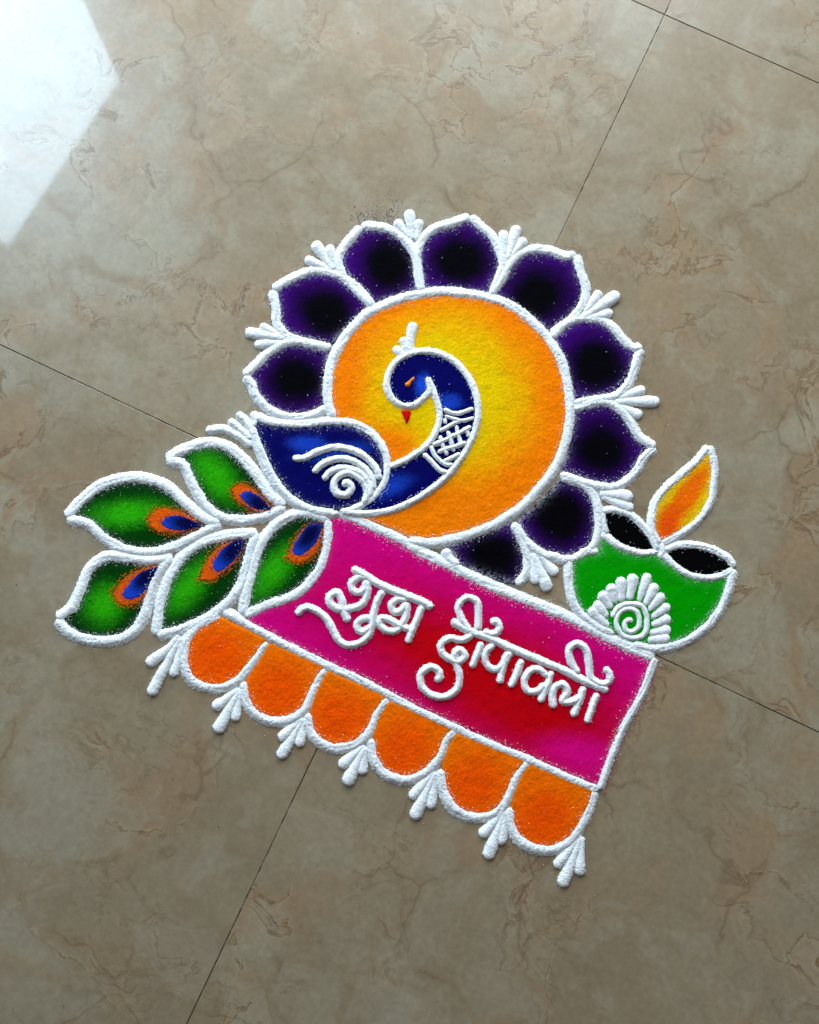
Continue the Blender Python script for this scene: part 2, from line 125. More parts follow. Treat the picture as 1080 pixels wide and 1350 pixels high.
    'flame_core': [(271.7, 78.1, 10.9, 40.6, -0.628), (252.5, 50.5, 12.5, 18.7, -0.349)],
}

# ------------------------------------------------------------------ colours and materials
def lin(r, g, b):
    f = lambda c: (c / 255 / 12.92) if c <= 10 else ((c / 255 + 0.055) / 1.055) ** 2.4
    return np.array([f(r), f(g), f(b)])

def nodes_of(name):
    mt = bpy.data.materials.new(name)
    mt.use_nodes = True
    nt = mt.node_tree
    for n in list(nt.nodes):
        nt.nodes.remove(n)
    out = nt.nodes.new('ShaderNodeOutputMaterial')
    pb = nt.nodes.new('ShaderNodeBsdfPrincipled')
    nt.links.new(pb.outputs[0], out.inputs[0])
    return mt, nt, pb

def N_(nt, kind, **kw):
    n = nt.nodes.new(kind)
    for k, v in kw.items():
        if k.startswith('i_'):
            key = k[2:]
            key = int(key) if key.isdigit() else key.replace('_', ' ')
            n.inputs[key].default_value = v
        else:
            setattr(n, k, v)
    return n

def mix(nt, fac, a, b, blend='MIX'):
    n = nt.nodes.new('ShaderNodeMix')
    n.data_type = 'RGBA'
    n.blend_type = blend
    for idx, v in ((0, fac), (6, a), (7, b)):
        if hasattr(v, 'is_linked') or hasattr(v, 'links'):
            nt.links.new(v, n.inputs[idx])
        elif idx == 0:
            n.inputs[0].default_value = v
        else:
            n.inputs[idx].default_value = (*v[:3], 1)
    return n.outputs[2]

def ramp(nt, src, stops):
    r = nt.nodes.new('ShaderNodeValToRGB')
    els = r.color_ramp.elements
    while len(els) < len(stops):
        els.new(0.5)
    for e, (p, c) in zip(els, stops):
        e.position = p
        e.color = (c, c, c, 1) if not hasattr(c, '__len__') else (*c[:3], 1)
    nt.links.new(src, r.inputs[0])
    return r.outputs[0]

def powder_material(name, colour=None, grain=900.0, bump=0.55, var=0.35, sparkle=0.0, edge=None):
    """dry coloured powder: grain to grain variation, rough, finely bumped"""
    mt, nt, pb = nodes_of(name)
    tc = nt.nodes.new('ShaderNodeTexCoord')
    geo = tc.outputs['Object']
    fine = N_(nt, 'ShaderNodeTexNoise', i_Scale=grain, i_Detail=2.0, i_Roughness=0.7)
    nt.links.new(geo, fine.inputs['Vector'])
    mid = N_(nt, 'ShaderNodeTexNoise', i_Scale=grain * 0.16, i_Detail=3.0, i_Roughness=0.6)
    nt.links.new(geo, mid.inputs['Vector'])
    if colour is None:
        at = N_(nt, 'ShaderNodeAttribute', attribute_name='pigment')
        col = at.outputs['Color']
    else:
        rgb = nt.nodes.new('ShaderNodeRGB')
        rgb.outputs[0].default_value = (*colour, 1)
        col = rgb.outputs[0]
    f1 = ramp(nt, fine.outputs[0], [(0.32, 1.0 - var * .8), (0.68, 1.0 + var * .8)])
    f2 = ramp(nt, mid.outputs[0], [(0.3, 1.0 - var * 0.25), (0.7, 1.0 + var * 0.25)])
    c = mix(nt, 1.0, col, f1, 'MULTIPLY')
    c = mix(nt, 1.0, c, f2, 'MULTIPLY')
    if sparkle > 0:
        sp = N_(nt, 'ShaderNodeTexVoronoi', i_Scale=520.0)
        nt.links.new(geo, sp.inputs['Vector'])
        s1 = ramp(nt, sp.outputs['Distance'], [(0.10, 1.0), (0.22, 0.0)])
        pick = nt.nodes.new('ShaderNodeSeparateColor')
        nt.links.new(sp.outputs['Color'], pick.inputs[0])
        s2 = ramp(nt, pick.outputs[0], [(1 - sparkle, 0.0), (1 - sparkle + 0.02, 1.0)])
        s = nt.nodes.new('ShaderNodeMath'); s.operation = 'MULTIPLY'
        nt.links.new(s1, s.inputs[0]); nt.links.new(s2, s.inputs[1])
        lighter = mix(nt, 0.55, col, (0.9, 0.85, 0.9))
        c = mix(nt, s.outputs[0], c, lighter)
    nt.links.new(c, pb.inputs['Base Color'])
    pb.inputs['Roughness'].default_value = 0.92
    pb.inputs['Specular IOR Level'].default_value = 0.05
    b = N_(nt, 'ShaderNodeBump', i_Strength=bump, i_Distance=0.0011)
    nt.links.new(fine.outputs[0], b.inputs['Height'])
    nt.links.new(b.outputs[0], pb.inputs['Normal'])
    return mt

M_WHITE = powder_material('white_powder', (0.89, 0.90, 0.91), grain=560.0, bump=0.7, var=0.08)
M_POWDER = powder_material('coloured_powder', None, grain=700.0, bump=0.32, var=0.27, sparkle=0.02)
M_SMOOTH = powder_material('fine_coloured_powder', None, grain=900.0, bump=0.25, var=0.16, sparkle=0.012)

def grain_material(name, c):
    return powder_material(name, tuple(c), grain=400.0, bump=0.1, var=0.2)

M_G = {'purple': grain_material('purple_grain', lin(70, 10, 100)),
       'pink': grain_material('pink_grain', lin(205, 20, 120)),
       'orange': grain_material('orange_grain', lin(235, 120, 20)),
       'blue': grain_material('blue_grain', lin(24, 50, 150)),
       'green': grain_material('green_grain', lin(20, 90, 25))}

def tile_material():
    mt, nt, pb = nodes_of('polished_beige_tile')
    tc = nt.nodes.new('ShaderNodeTexCoord')
    oi = nt.nodes.new('ShaderNodeObjectInfo')
    off = N_(nt, 'ShaderNodeVectorMath', operation='SCALE'); off.inputs[0].default_value = (31.0, 17.0, 23.0)
    nt.links.new(oi.outputs['Random'], off.inputs['Scale'])
    add = N_(nt, 'ShaderNodeVectorMath', operation='ADD')
    nt.links.new(tc.outputs['Object'], add.inputs[0]); nt.links.new(off.outputs[0], add.inputs[1])
    p0 = add.outputs[0]
    def warp(src, scale, amount, detail=3.0):
        n = N_(nt, 'ShaderNodeTexNoise', i_Scale=scale, i_Detail=detail, i_Roughness=0.55)
        nt.links.new(src, n.inputs['Vector'])
        s = N_(nt, 'ShaderNodeVectorMath', operation='SUBTRACT'); s.inputs[1].default_value = (0.5, 0.5, 0.5)
        nt.links.new(n.outputs['Color'], s.inputs[0])
        k = N_(nt, 'ShaderNodeVectorMath', operation='SCALE'); k.inputs['Scale'].default_value = amount
        nt.links.new(s.outputs[0], k.inputs[0])
        a = N_(nt, 'ShaderNodeVectorMath', operation='ADD')
        nt.links.new(src, a.inputs[0]); nt.links.new(k.outputs[0], a.inputs[1])
        return a.outputs[0]
    def noise(src, scale, detail=4.0, rough=0.55):
        n = N_(nt, 'ShaderNodeTexNoise', i_Scale=scale, i_Detail=detail, i_Roughness=rough)
        nt.links.new(src, n.inputs['Vector'])
        return n.outputs[0]
    def mul(a, b):
        n = N_(nt, 'ShaderNodeMath', operation='MULTIPLY')
        nt.links.new(a, n.inputs[0])
        if hasattr(b, 'links'): nt.links.new(b, n.inputs[1])
        else: n.inputs[1].default_value = b
        return n.outputs[0]
    pw = warp(warp(p0, 7.0, 0.13), 32.0, 0.028, 5.0)
    ps = warp(p0, 4.0, 0.2)
    TAN, CREAM, GREY, ROSE, VEIN = (0.300, 0.217, 0.126), (0.334, 0.254, 0.156), (0.376, 0.314, 0.216), (0.358, 0.236, 0.130), (0.175, 0.100, 0.042)
    base = mix(nt, ramp(nt, noise(ps, 7.0, 7.0, 0.66), [(0.40, 0.0), (0.60, 1.0)]), TAN, CREAM)
    # broken pale stone fragments of several sizes, crisp on one side and melting into the ground on the other
    def fragments(scale, lo, hi, soft, src):
        v = N_(nt, 'ShaderNodeTexVoronoi', i_Scale=scale); nt.links.new(src, v.inputs['Vector'])
        sep = nt.nodes.new('ShaderNodeSeparateColor'); nt.links.new(v.outputs['Color'], sep.inputs[0])
        e = N_(nt, 'ShaderNodeTexVoronoi', feature='DISTANCE_TO_EDGE', i_Scale=scale); nt.links.new(src, e.inputs['Vector'])
        return mul(ramp(nt, e.outputs['Distance'], [(soft[0], 0.0), (soft[1], 1.0)]), ramp(nt, sep.outputs[0], [(lo, 0.0), (hi, 1.0)])), e.outputs['Distance']
    melt = ramp(nt, noise(pw, 10.0, 5.0, 0.65), [(0.40, 0.0), (0.58, 1.0)])
    f1, e1 = fragments(8.0, 0.45, 0.60, (0.03, 0.09), pw)
    f2, e2 = fragments(17.0, 0.60, 0.72, (0.04, 0.14), pw)
    f3, e3 = fragments(36.0, 0.74, 0.82, (0.05, 0.2), pw)
    # warm rose-tan rivers between the fragments
    p3 = warp(warp(p0, 5.0, 0.25), 22.0, 0.06, 6.0)
    ve3 = N_(nt, 'ShaderNodeTexVoronoi', feature='DISTANCE_TO_EDGE', i_Scale=4.6); nt.links.new(p3, ve3.inputs['Vector'])
    zone = ramp(nt, noise(ps, 6.0, 4.0), [(0.38, 0.0), (0.54, 1.0)])
    river = mul(ramp(nt, ve3.outputs['Distance'], [(0.02, 1.0), (0.17, 0.0)]), zone)
    base = mix(nt, mul(river, 0.9), base, ROSE)
    base = mix(nt, mul(mul(f1, melt), 0.8), base, GREY)
    base = mix(nt, mul(f2, 0.45), base, GREY)
    base = mix(nt, mul(f3, 0.38), base, GREY)
    # crinkled contour veins running along the rivers, dark line with a pale lip
    def contour(scale, width, src, level=0.5):
        n = noise(src, scale, 6.0, 0.58)
        dark = ramp(nt, n, [(level - width, 0.0), (level, 1.0), (level + width, 0.0)])
        pale = ramp(nt, n, [(level + width, 0.0), (level + width * 2.0, 1.0), (level + width * 3.2, 0.0)])
        return dark, pale
    d1, l1 = contour(9.0, 0.013, p3)
    d2, l2 = contour(17.0, 0.014, pw, 0.52)
    wide = ramp(nt, ve3.outputs['Distance'], [(0.05, 1.0), (0.24, 0.0)])
    vm = mul(wide, zone)
    vm2 = mul(ramp(nt, noise(p0, 9.0, 3.0), [(0.50, 0.0), (0.64, 1.0)]), 1.0)
    seam3 = mul(d1, vm)
    base = mix(nt, mul(mul(l1, vm), 0.55), base, (0.42, 0.345, 0.24))
    base = mix(nt, mul(seam3, 0.78), base, VEIN)
    base = mix(nt, mul(mul(d2, vm2), 0.42), base, VEIN)
    seam = mul(ramp(nt, e1, [(0.0, 1.0), (0.022, 0.0)]), ramp(nt, noise(p0, 8.0, 3.0), [(0.50, 0.0), (0.62, 1.0)]))
    base = mix(nt, mul(seam, 0.50), base, VEIN)
    base = mix(nt, 0.45, base, ramp(nt, noise(p0, 160.0, 4.0, 0.7), [(0.3, 0.66), (0.7, 1.14)]), 'MULTIPLY')
    base = mix(nt, 0.5, base, ramp(nt, noise(p0, 38.0, 5.0, 0.7), [(0.3, 0.86), (0.7, 1.10)]), 'MULTIPLY')
    tone = ramp(nt, oi.outputs['Random'], [(0.0, 0.93), (1.0, 1.07)])
    base = mix(nt, 1.0, base, tone, 'MULTIPLY')
    nt.links.new(base, pb.inputs['Base Color'])
    rr = ramp(nt, noise(ps, 14.0, 5.0, 0.65), [(0.3, 0.30), (0.7, 0.40)])
    nt.links.new(rr, pb.inputs['Roughness'])
    pb.inputs['Specular IOR Level'].default_value = 0.75
    pb.inputs['Coat Weight'].default_value = 1.0
    pb.inputs['Coat IOR'].default_value = 1.4
    cr = ramp(nt, noise(p0, 30.0, 4.0, 0.6), [(0.3, 0.030), (0.7, 0.055)])
    nt.links.new(cr, pb.inputs['Coat Roughness'])
    bm = N_(nt, 'ShaderNodeBump', i_Strength=0.10, i_Distance=0.001, invert=True)
    nt.links.new(seam3, bm.inputs['Height'])
    nt.links.new(bm.outputs[0], pb.inputs['Normal'])
    return mt

def ramp_range(nt, src, lo, hi):
    m_ = N_(nt, 'ShaderNodeMapRange'); m_.inputs['From Min'].default_value = lo; m_.inputs['From Max'].default_value = hi
    nt.links.new(src, m_.inputs['Value'])
    return m_.outputs[0]

def grout_material():
    mt, nt, pb = nodes_of('dark_grout')
    tc = nt.nodes.new('ShaderNodeTexCoord')
    n = N_(nt, 'ShaderNodeTexNoise', i_Scale=70.0, i_Detail=4.0, i_Roughness=0.7)
    nt.links.new(tc.outputs['Object'], n.inputs['Vector'])
    n2 = N_(nt, 'ShaderNodeTexNoise', i_Scale=9.0, i_Detail=3.0)
    nt.links.new(tc.outputs['Object'], n2.inputs['Vector'])
    ad = N_(nt, 'ShaderNodeMath', operation='ADD'); nt.links.new(n.outputs[0], ad.inputs[0]); nt.links.new(n2.outputs[0], ad.inputs[1])
    c = mix(nt, ramp_range(nt, ad.outputs[0], .98, 1.10), (0.055, 0.036, 0.022), (0.40, 0.34, 0.26))
    nt.links.new(c, pb.inputs['Base Color'])
    pb.inputs['Roughness'].default_value = 0.95
    return mt

M_TILE = tile_material()
M_GROUT = grout_material()

# ------------------------------------------------------------------ scene graph helpers
def new_mesh(name, verts, faces, mat, parent=None, pigment=None, smooth=True):
    me = bpy.data.meshes.new(name)
    verts = np.asarray(verts, dtype=np.float32)
    if isinstance(faces, np.ndarray):
        nf, k = faces.shape
        me.vertices.add(len(verts))
        me.vertices.foreach_set('co', verts.ravel())
        me.loops.add(nf * k)
        me.loops.foreach_set('vertex_index', faces.astype(np.int32).ravel())
        me.polygons.add(nf)
        me.polygons.foreach_set('loop_start', np.arange(0, nf * k, k, dtype=np.int32))
        me.polygons.foreach_set('loop_total', np.full(nf, k, dtype=np.int32))
        me.update(calc_edges=True)
    else:
        me.from_pydata([tuple(v) for v in verts], [], faces)
    if smooth:
        me.polygons.foreach_set('use_smooth', np.ones(len(me.polygons), dtype=bool))
    if pigment is not None:
        at = me.attributes.new('pigment', 'FLOAT_COLOR', 'POINT')
        rgba = np.ones((len(verts), 4), dtype=np.float32)
        rgba[:, :3] = pigment
        at.data.foreach_set('color', rgba.ravel())
    me.materials.append(mat)
    ob = bpy.data.objects.new(name, me)
    scene.collection.objects.link(ob)
    if parent is not None:
        ob.parent = parent
        ob.matrix_parent_inverse = parent_world(parent).inverted()
    return ob

def parent_world(o):
    m_ = Matrix.Translation(o.location)
    return m_ if o.parent is None else o.parent.matrix_world @ o.matrix_parent_inverse @ m_

def thing(name, pts, label, category, group=None):
    """Empty on the floor in the middle of the motif; carries label and category"""
    o = bpy.data.objects.new(name, None)
    c = np.mean(np.array(pts), axis=0) / 1000
    o.location = (c[0], c[1], 0)
    o.empty_display_size = 0.02
    scene.collection.objects.link(o)
    bpy.context.view_layer.update()
    o['label'] = label
    o['category'] = category
    if group:
        o['group'] = group
    return o

# ------------------------------------------------------------------ powder shapes (mm in, metres out)
def smooth_path(pts, step=1.2):
    P = np.array(pts, dtype=float)
    if len(P) == 1:
        P = np.vstack([P, P + [0.3, 0.3]])
    if len(P) == 2:
        n = max(4, int(np.linalg.norm(P[1] - P[0]) / step))
        t = np.linspace(0, 1, n)[:, None]
        return P[0] * (1 - t) + P[1] * t
    E = np.vstack([2 * P[0] - P[1], P, 2 * P[-1] - P[-2]])
    out = []
    for i in range(1, len(E) - 2):
        p0, p1, p2, p3 = E[i - 1:i + 3]
        t0 = 0; t1 = t0 + np.linalg.norm(p1 - p0) ** .5 + 1e-6
        t2 = t1 + np.linalg.norm(p2 - p1) ** .5 + 1e-6; t3 = t2 + np.linalg.norm(p3 - p2) ** .5 + 1e-6
        n = max(2, int(np.linalg.norm(p2 - p1) / step * 2))
        t = np.linspace(t1, t2, n, endpoint=False)[:, None]
        A1 = (t1 - t) / (t1 - t0) * p0 + (t - t0) / (t1 - t0) * p1
        A2 = (t2 - t) / (t2 - t1) * p1 + (t - t1) / (t2 - t1) * p2
        A3 = (t3 - t) / (t3 - t2) * p2 + (t - t2) / (t3 - t2) * p3
        B1 = (t2 - t) / (t2 - t0) * A1 + (t - t0) / (t2 - t0) * A2
        B2 = (t3 - t) / (t3 - t1) * A2 + (t - t1) / (t3 - t1) * A3
        out.append((t2 - t) / (t2 - t1) * B1 + (t - t1) / (t2 - t1) * B2)
    out.append(P[-1:])
    C = np.vstack(out)
    d = np.r_[0, np.cumsum(np.linalg.norm(np.diff(C, axis=0), axis=1))]
    n = max(4, int(d[-1] / step))
    s = np.linspace(0, d[-1], n)
    return np.c_[np.interp(s, d, C[:, 0]), np.interp(s, d, C[:, 1])]

def wobble(n, period, amp):
    """smooth random curve along a stroke"""
    k = max(3, int(n / period) + 3)
    return np.interp(np.linspace(0, k - 1, n), np.arange(k), rng.normal(0, amp, k))

GRAINS = {}
def shed(key, pts2, half, density, spread):
    """remember loose grains that lie along a stroke"""
    n = rng.poisson(len(pts2) * density * 1.6)
    if n == 0:
        return
    i = rng.integers(0, len(pts2), n)
    tang = np.gradient(pts2, axis=0)
    tang /= np.linalg.norm(tang, axis=1)[:, None] + 1e-9
    nrm = np.c_[-tang[:, 1], tang[:, 0]]
    side = rng.choice([-1.0, 1.0], n)
    h_ = half[i] if hasattr(half, '__len__') else half
    d = side * (h_ * 0.97 + rng.exponential(spread, n) - 0.3)
    stray = rng.random(n) < .03
    d = np.where(stray, d + side * rng.exponential(7.0, n), d)
    GRAINS.setdefault(key, []).append(pts2[i] + nrm[i] * d[:, None] + rng.normal(0, .5, (n, 2)))

def ridge_data(pts, half, height=None, step=1.1, taper=None, groove=0.5, rough=0.21, base=0.0, key=None, density=0.9, spread=1.0, round_=False):
    """a hand-poured line of powder: rounded ridge with wandering width, grooves and rounded ends"""
    C = smooth_path(pts, step)
    n = len(C)
    C = C + np.c_[wobble(n, 9, .16), wobble(n, 9, .16)]
    s = np.linspace(0, 1, n)
    w = np.full(n, float(half)) if taper is None else half * np.interp(s, *taper)
    w = w * (1 + wobble(n, 9, .03)) + wobble(n, 2.5, .08)
    length = np.linalg.norm(np.diff(C, axis=0), axis=1).sum()
    arc = s * length
    def cap(dist, r):
        q = np.clip(1 - dist / np.maximum(r, 1e-3), 0, 1)
        return np.sqrt(np.clip(1 - q * q, 0.0, 1))
    e = cap(arc, w[0]) * cap(length - arc, w[-1])
    w2 = np.maximum(w * e, 0.12)
    hh = (.64 * height if height else 0.52 * half) * (w / half) ** 0.9 * (0.25 + 0.75 * e) * (1 + wobble(n, 7, .035))
    tang = np.gradient(C, axis=0); tang /= np.linalg.norm(tang, axis=1)[:, None] + 1e-9
    nrm = np.c_[-tang[:, 1], tang[:, 0]]
    K = 11
    u = np.array([-1.16, -1.0, -.84, -.64, -.42, -.16, .1, .36, .6, .82, 1.0, 1.16]) if not round_ else -np.cos(np.linspace(0, math.pi, K))
    prof = (np.clip(1 - (np.abs(u) / np.abs(u).max()) ** 2.1, 0, 1)) ** 1.05 if not round_ else np.sin(np.linspace(0, math.pi, K)) ** .85
    if not round_:
        u = u * .93
    K = len(u)
    prof[0] = prof[-1] = 0
    u0 = wobble(n, 22, .28)[:, None]
    g = np.clip(wobble(n, 16, .5) * groove, 0, .34)[:, None]
    z = hh[:, None] * prof[None] * (1 - g * np.exp(-((u[None] - u0) / .22) ** 2)) + base
    lat = u[None] * w2[:, None]
    X = C[:, None, :] + nrm[:, None, :] * lat[..., None]
    X = X + rng.normal(0, rough, X.shape)
    fray = (np.abs(u) > .85)[None, :, None] * np.sign(u)[None, :, None] * np.abs(rng.normal(0, rough * 2.2, (n, K, 1)))
    X = X + nrm[:, None, :] * fray * e[:, None, None]
    z = np.maximum(z + rng.normal(0, rough * .8, z.shape) * (prof > 0), base)
    z[:, 0] = z[:, -1] = base - 0.02
    V_ = np.concatenate([X, z[..., None]], axis=2).reshape(-1, 3)
    i = np.arange(n - 1)[:, None] * K + np.arange(K - 1)[None]
    Fq = np.concatenate([np.stack([i, i + 1, i + K + 1], -1).reshape(-1, 3), np.stack([i, i + K + 1, i + K], -1).reshape(-1, 3)])
    if key:
        shed(key, C, w2, density, spread)
    # crumbs sitting on the ridge and breaking up its edges
    m_ = int(length * half * .34)
    if m_ > 3:
        ci = rng.integers(1, n - 1, m_); ck = rng.integers(0, K, m_)
        base_p = np.concatenate([X[ci, ck], np.maximum(z[ci, ck], base)[:, None]], axis=1)
        base_p[:, :2] += rng.normal(0, .35, (m_, 2))
        rr = rng.uniform(.22, .5, m_)
        O = OCT_V[None] * rr[:, None, None] * rng.uniform(.7, 1.3, (m_, 6, 1)) + base_p[:, None]
        O[..., 2] = np.maximum(O[..., 2], 0.01)
        Fo = (OCT_F[None] + (np.arange(m_) * 6)[:, None, None]).reshape(-1, 3) + len(V_)
        V_ = np.vstack([V_, O.reshape(-1, 3)])
        Fq = np.vstack([Fq, Fo])
    return V_, Fq

def ridge(name, strokes, half, parent, mat=None, **kw):
    if not isinstance(strokes[0][0], (tuple, list)):
        strokes = [strokes]
    Vs, Fs, o = [], [], 0
    for st in strokes:
        v, f = ridge_data(st, half, **kw)
        Vs.append(v); Fs.append(f + o); o += len(v)
    return new_mesh(name, np.vstack(Vs) / 1000, np.vstack(Fs), mat or M_WHITE, parent)

def drop(name, pts, r, parent, key='white', neck=0.42, **kw):
    """a drop of powder pulled out to a thin neck; the last point is the middle of the round head"""
    P = np.array(pts, float)
    r = r * random.uniform(.92, 1.08)
    d = P[-1] - P[-2]; d /= np.linalg.norm(d) + 1e-9
    P[-1] = P[-1] + d * r * 0.75
    return ridge(name, [tuple(q) for q in P], r, parent, height=r * 1.05, step=0.9,
                 taper=([0, .35, .75, 1], [neck, neck + .16, 1.0, 1.0]), groove=0.1, rough=0.13, key=key, density=0.8, spread=0.5, round_=True, **kw)

def dist_poly(Q, P):
    """distance of points Q to closed polygon P and inside flag"""
    A_ = P; B_ = np.roll(P, -1, axis=0)
    best = np.full(len(Q), 1e9); inside = np.zeros(len(Q), bool)
    for a, b in zip(A_, B_):
        ab = b - a
        t = np.clip(((Q - a) @ ab) / (ab @ ab + 1e-9), 0, 1)
        best = np.minimum(best, np.hypot(*(Q - a - t[:, None] * ab).T))
        cond = (a[1] > Q[:, 1]) != (b[1] > Q[:, 1])
        with np.errstate(divide='ignore', invalid='ignore'):
            xi = a[0] + (Q[:, 1] - a[1]) / (b[1] - a[1] + 1e-12) * ab[0]
        inside ^= cond & (Q[:, 0] < xi)
    return best, inside

def sstep(a, b, x):
    t = np.clip((x - a) / (b - a), 0, 1)
    return t * t * (3 - 2 * t)

def value_noise(Q, cell, amp):
    """lumpy low hills of poured powder"""
    q = Q / cell
    i = np.floor(q).astype(int); f = q - i; f = f * f * (3 - 2 * f)
    def h(ix, iy):
        x = (ix * 374761393 + iy * 668265263) & 0x7fffffff
        x = ((x ^ (x >> 13)) * 1274126177) & 0x7fffffff
        return (x ^ (x >> 16)) % 65536 / 65536.0 - .5
    a = h(i[:, 0], i[:, 1]); b = h(i[:, 0] + 1, i[:, 1]); c = h(i[:, 0], i[:, 1] + 1); d = h(i[:, 0] + 1, i[:, 1] + 1)
    return amp * ((a * (1 - f[:, 0]) + b * f[:, 0]) * (1 - f[:, 1]) + (c * (1 - f[:, 0]) + d * f[:, 0]) * f[:, 1])

def bed(name, poly, parent, colour, height=1.3, base=0.0, grid=1.25, jitter=1.3, rough=0.11, mat=None, blobs=(), rim=None, ragged=0.0, wash=0.0):
    """a bed of coloured powder filling an outline.
    blobs: (cx, cy, rx, ry, angle, colour, softness) patches of other pigment strewn on top; rim: (colour, width) along the border"""
    P = np.array(poly, float)
    lo, hi = P.min(0) - grid, P.max(0) + grid
    nx, ny = (np.ceil((hi - lo) / grid)).astype(int) + 1
    gx, gy = np.meshgrid(np.arange(nx), np.arange(ny), indexing='ij')
    Q = np.c_[gx.ravel(), gy.ravel()] * grid + lo
    d, ins = dist_poly(Q, P)
    sd = np.where(ins, d, -d)
    if ragged:
        sd = sd + value_noise(Q, 2.5, ragged) + rng.normal(0, ragged * .35, len(Q))
    keep = sd > -0.2
    idx = -np.ones(len(Q), int); idx[keep] = np.arange(keep.sum())
    idx = idx.reshape(nx, ny)
    f = np.stack([idx[:-1, :-1], idx[1:, :-1], idx[1:, 1:], idx[:-1, 1:]], -1).reshape(-1, 4)
    f = f[(f >= 0).all(1)]
    Qk = Q[keep]; sk = sd[keep]
    z = base + 0.15 + (height - .15) * sstep(0, 2.6, sk) + value_noise(Qk, 9, .4) * sstep(0, 4, sk) + value_noise(Qk, 3.1, .12) * sstep(0, 3, sk) + rng.normal(0, rough, len(Qk))
    z = np.maximum(z, base + 0.08)
    J = Qk + rng.normal(0, jitter, Qk.shape)
    col = np.repeat(np.array(colour, float)[None], len(Qk), 0)
    if rim:
        w_ = 1 - sstep(rim[1] * .35, rim[1], sk + rng.normal(0, jitter * .7, len(sk)))
        col = col * (1 - w_[:, None]) + np.array(rim[0])[None] * w_[:, None]
    for (cx, cy, rx, ry, an, cc, so) in blobs:
        ca, sa = math.cos(an), math.sin(an)
        dx, dy = J[:, 0] - cx, J[:, 1] - cy
        q = np.hypot((dx * ca + dy * sa) / rx, (-dx * sa + dy * ca) / ry)
        q = q + value_noise(Qk, 14, .16)
        w_ = (1 - sstep(1 - so, 1 + so, q))[:, None]
        col = col * (1 - w_) + np.array(cc)[None] * w_
    if wash:
        # white dust from the poured outline mixed into the pigment beside it
        w_ = wash * np.exp(-np.maximum(sk - 3.5, 0) / 2.0) * (rng.random(len(sk)) < .5)
        col = col * (1 - w_[:, None]) + w_[:, None] * .8
    BEDS.append((P, base + height))
    P3 = np.c_[Qk + rng.normal(0, grid * .14, Qk.shape), z]
    return new_mesh(name, P3 / 1000, f, mat or M_POWDER, parent, pigment=col)

BEDS = []
def lay_on_beds(XY):
    """height of the powder bed below each loose grain"""
    z = np.zeros(len(XY))
    for P, top in BEDS:
        lo, hi = P.min(0), P.max(0)
        c = np.where(((XY > lo) & (XY < hi)).all(1))[0]
        if len(c):
            d, ins = dist_poly(XY[c], P)
            z[c] = np.maximum(z[c], np.where(ins, .15 + (top - .15) * sstep(0, 2.6, d), 0))
    return z

OCT_V = np.array([(1, 0, 0), (-1, 0, 0), (0, 1, 0), (0, -1, 0), (0, 0, 1), (0, 0, -1)], float)
OCT_F = np.array([(0, 2, 4), (2, 1, 4), (1, 3, 4), (3, 0, 4), (2, 0, 5), (1, 2, 5), (3, 1, 5), (0, 3, 5)])
def grains(name, XY, mat, parent, size=(.2, .5), z0=None):
    n = len(XY)
    r = rng.uniform(size[0], size[1], n)
    V_ = OCT_V[None] * r[:, None, None] * rng.uniform(.7, 1.3, (n, 6, 1))
    V_[..., :2] += XY[:, None]
    lift = lay_on_beds(XY) if z0 is None else z0
    V_[..., 2] += (r * .6 + lift)[:, None]
    V_[..., 2] = np.maximum(V_[..., 2], 0.01)
    F_ = (OCT_F[None] + (np.arange(n) * 6)[:, None, None]).reshape(-1, 3)
    o = new_mesh(name, V_.reshape(-1, 3) / 1000, F_, mat, parent, smooth=False)
    o['kind'] = 'stuff'
    return o

def flush_grains(parent, key='white', mat=None):
    if key in GRAINS:
        grains('loose_grains', np.vstack(GRAINS.pop(key)), mat or M_WHITE, parent)

# ------------------------------------------------------------------ floor: real tiles over a grout bed
TS, TL, GAP, ANG = 600.0, 800.0, 1.0, math.radians(-25.35)
CORNER = np.array([5.6, 34.5])
ex = np.array([math.cos(ANG), math.sin(ANG)]); ey = np.array([-ex[1], ex[0]])
floor = new_mesh('floor', [(-3.2, -3.2, -.012), (3.2, -3.2, -.012), (3.2, 3.2, -.012), (-3.2, 3.2, -.012),
                           (-3.2, -3.2, -.0011), (3.2, -3.2, -.0011), (3.2, 3.2, -.0011), (-3.2, 3.2, -.0011)],
                 [(3, 2, 1, 0), (4, 5, 6, 7), (0, 1, 5, 4), (1, 2, 6, 5), (2, 3, 7, 6), (3, 0, 4, 7)], M_GROUT, smooth=False)
floor['kind'] = 'structure'
floor['label'] = 'polished beige marbled tile floor with thin dark joints'
def tile_mesh():
    h = (TS - GAP) / 2000; g = (TL - GAP) / 2000 - h; b = .00025
    rings = [(h, -.010), (h, -b), (h - b * .4, -b * .3), (h - b, 0.0)]
    Vt = []
    for r, z in rings:
        Vt += [(-r - g, -r, z), (r + g, -r, z), (r + g, r, z), (-r - g, r, z)]
    Ft = [(3, 2, 1, 0)]
    for k in range(len(rings) - 1):
        for j in range(4):
            Ft.append((4 * k + j, 4 * k + (j + 1) % 4, 4 * k + 4 + (j + 1) % 4, 4 * k + 4 + j))
    e_ = 4 * (len(rings) - 1)
    Ft.append((e_, e_ + 1, e_ + 2, e_ + 3))
    return Vt, Ft
first = None
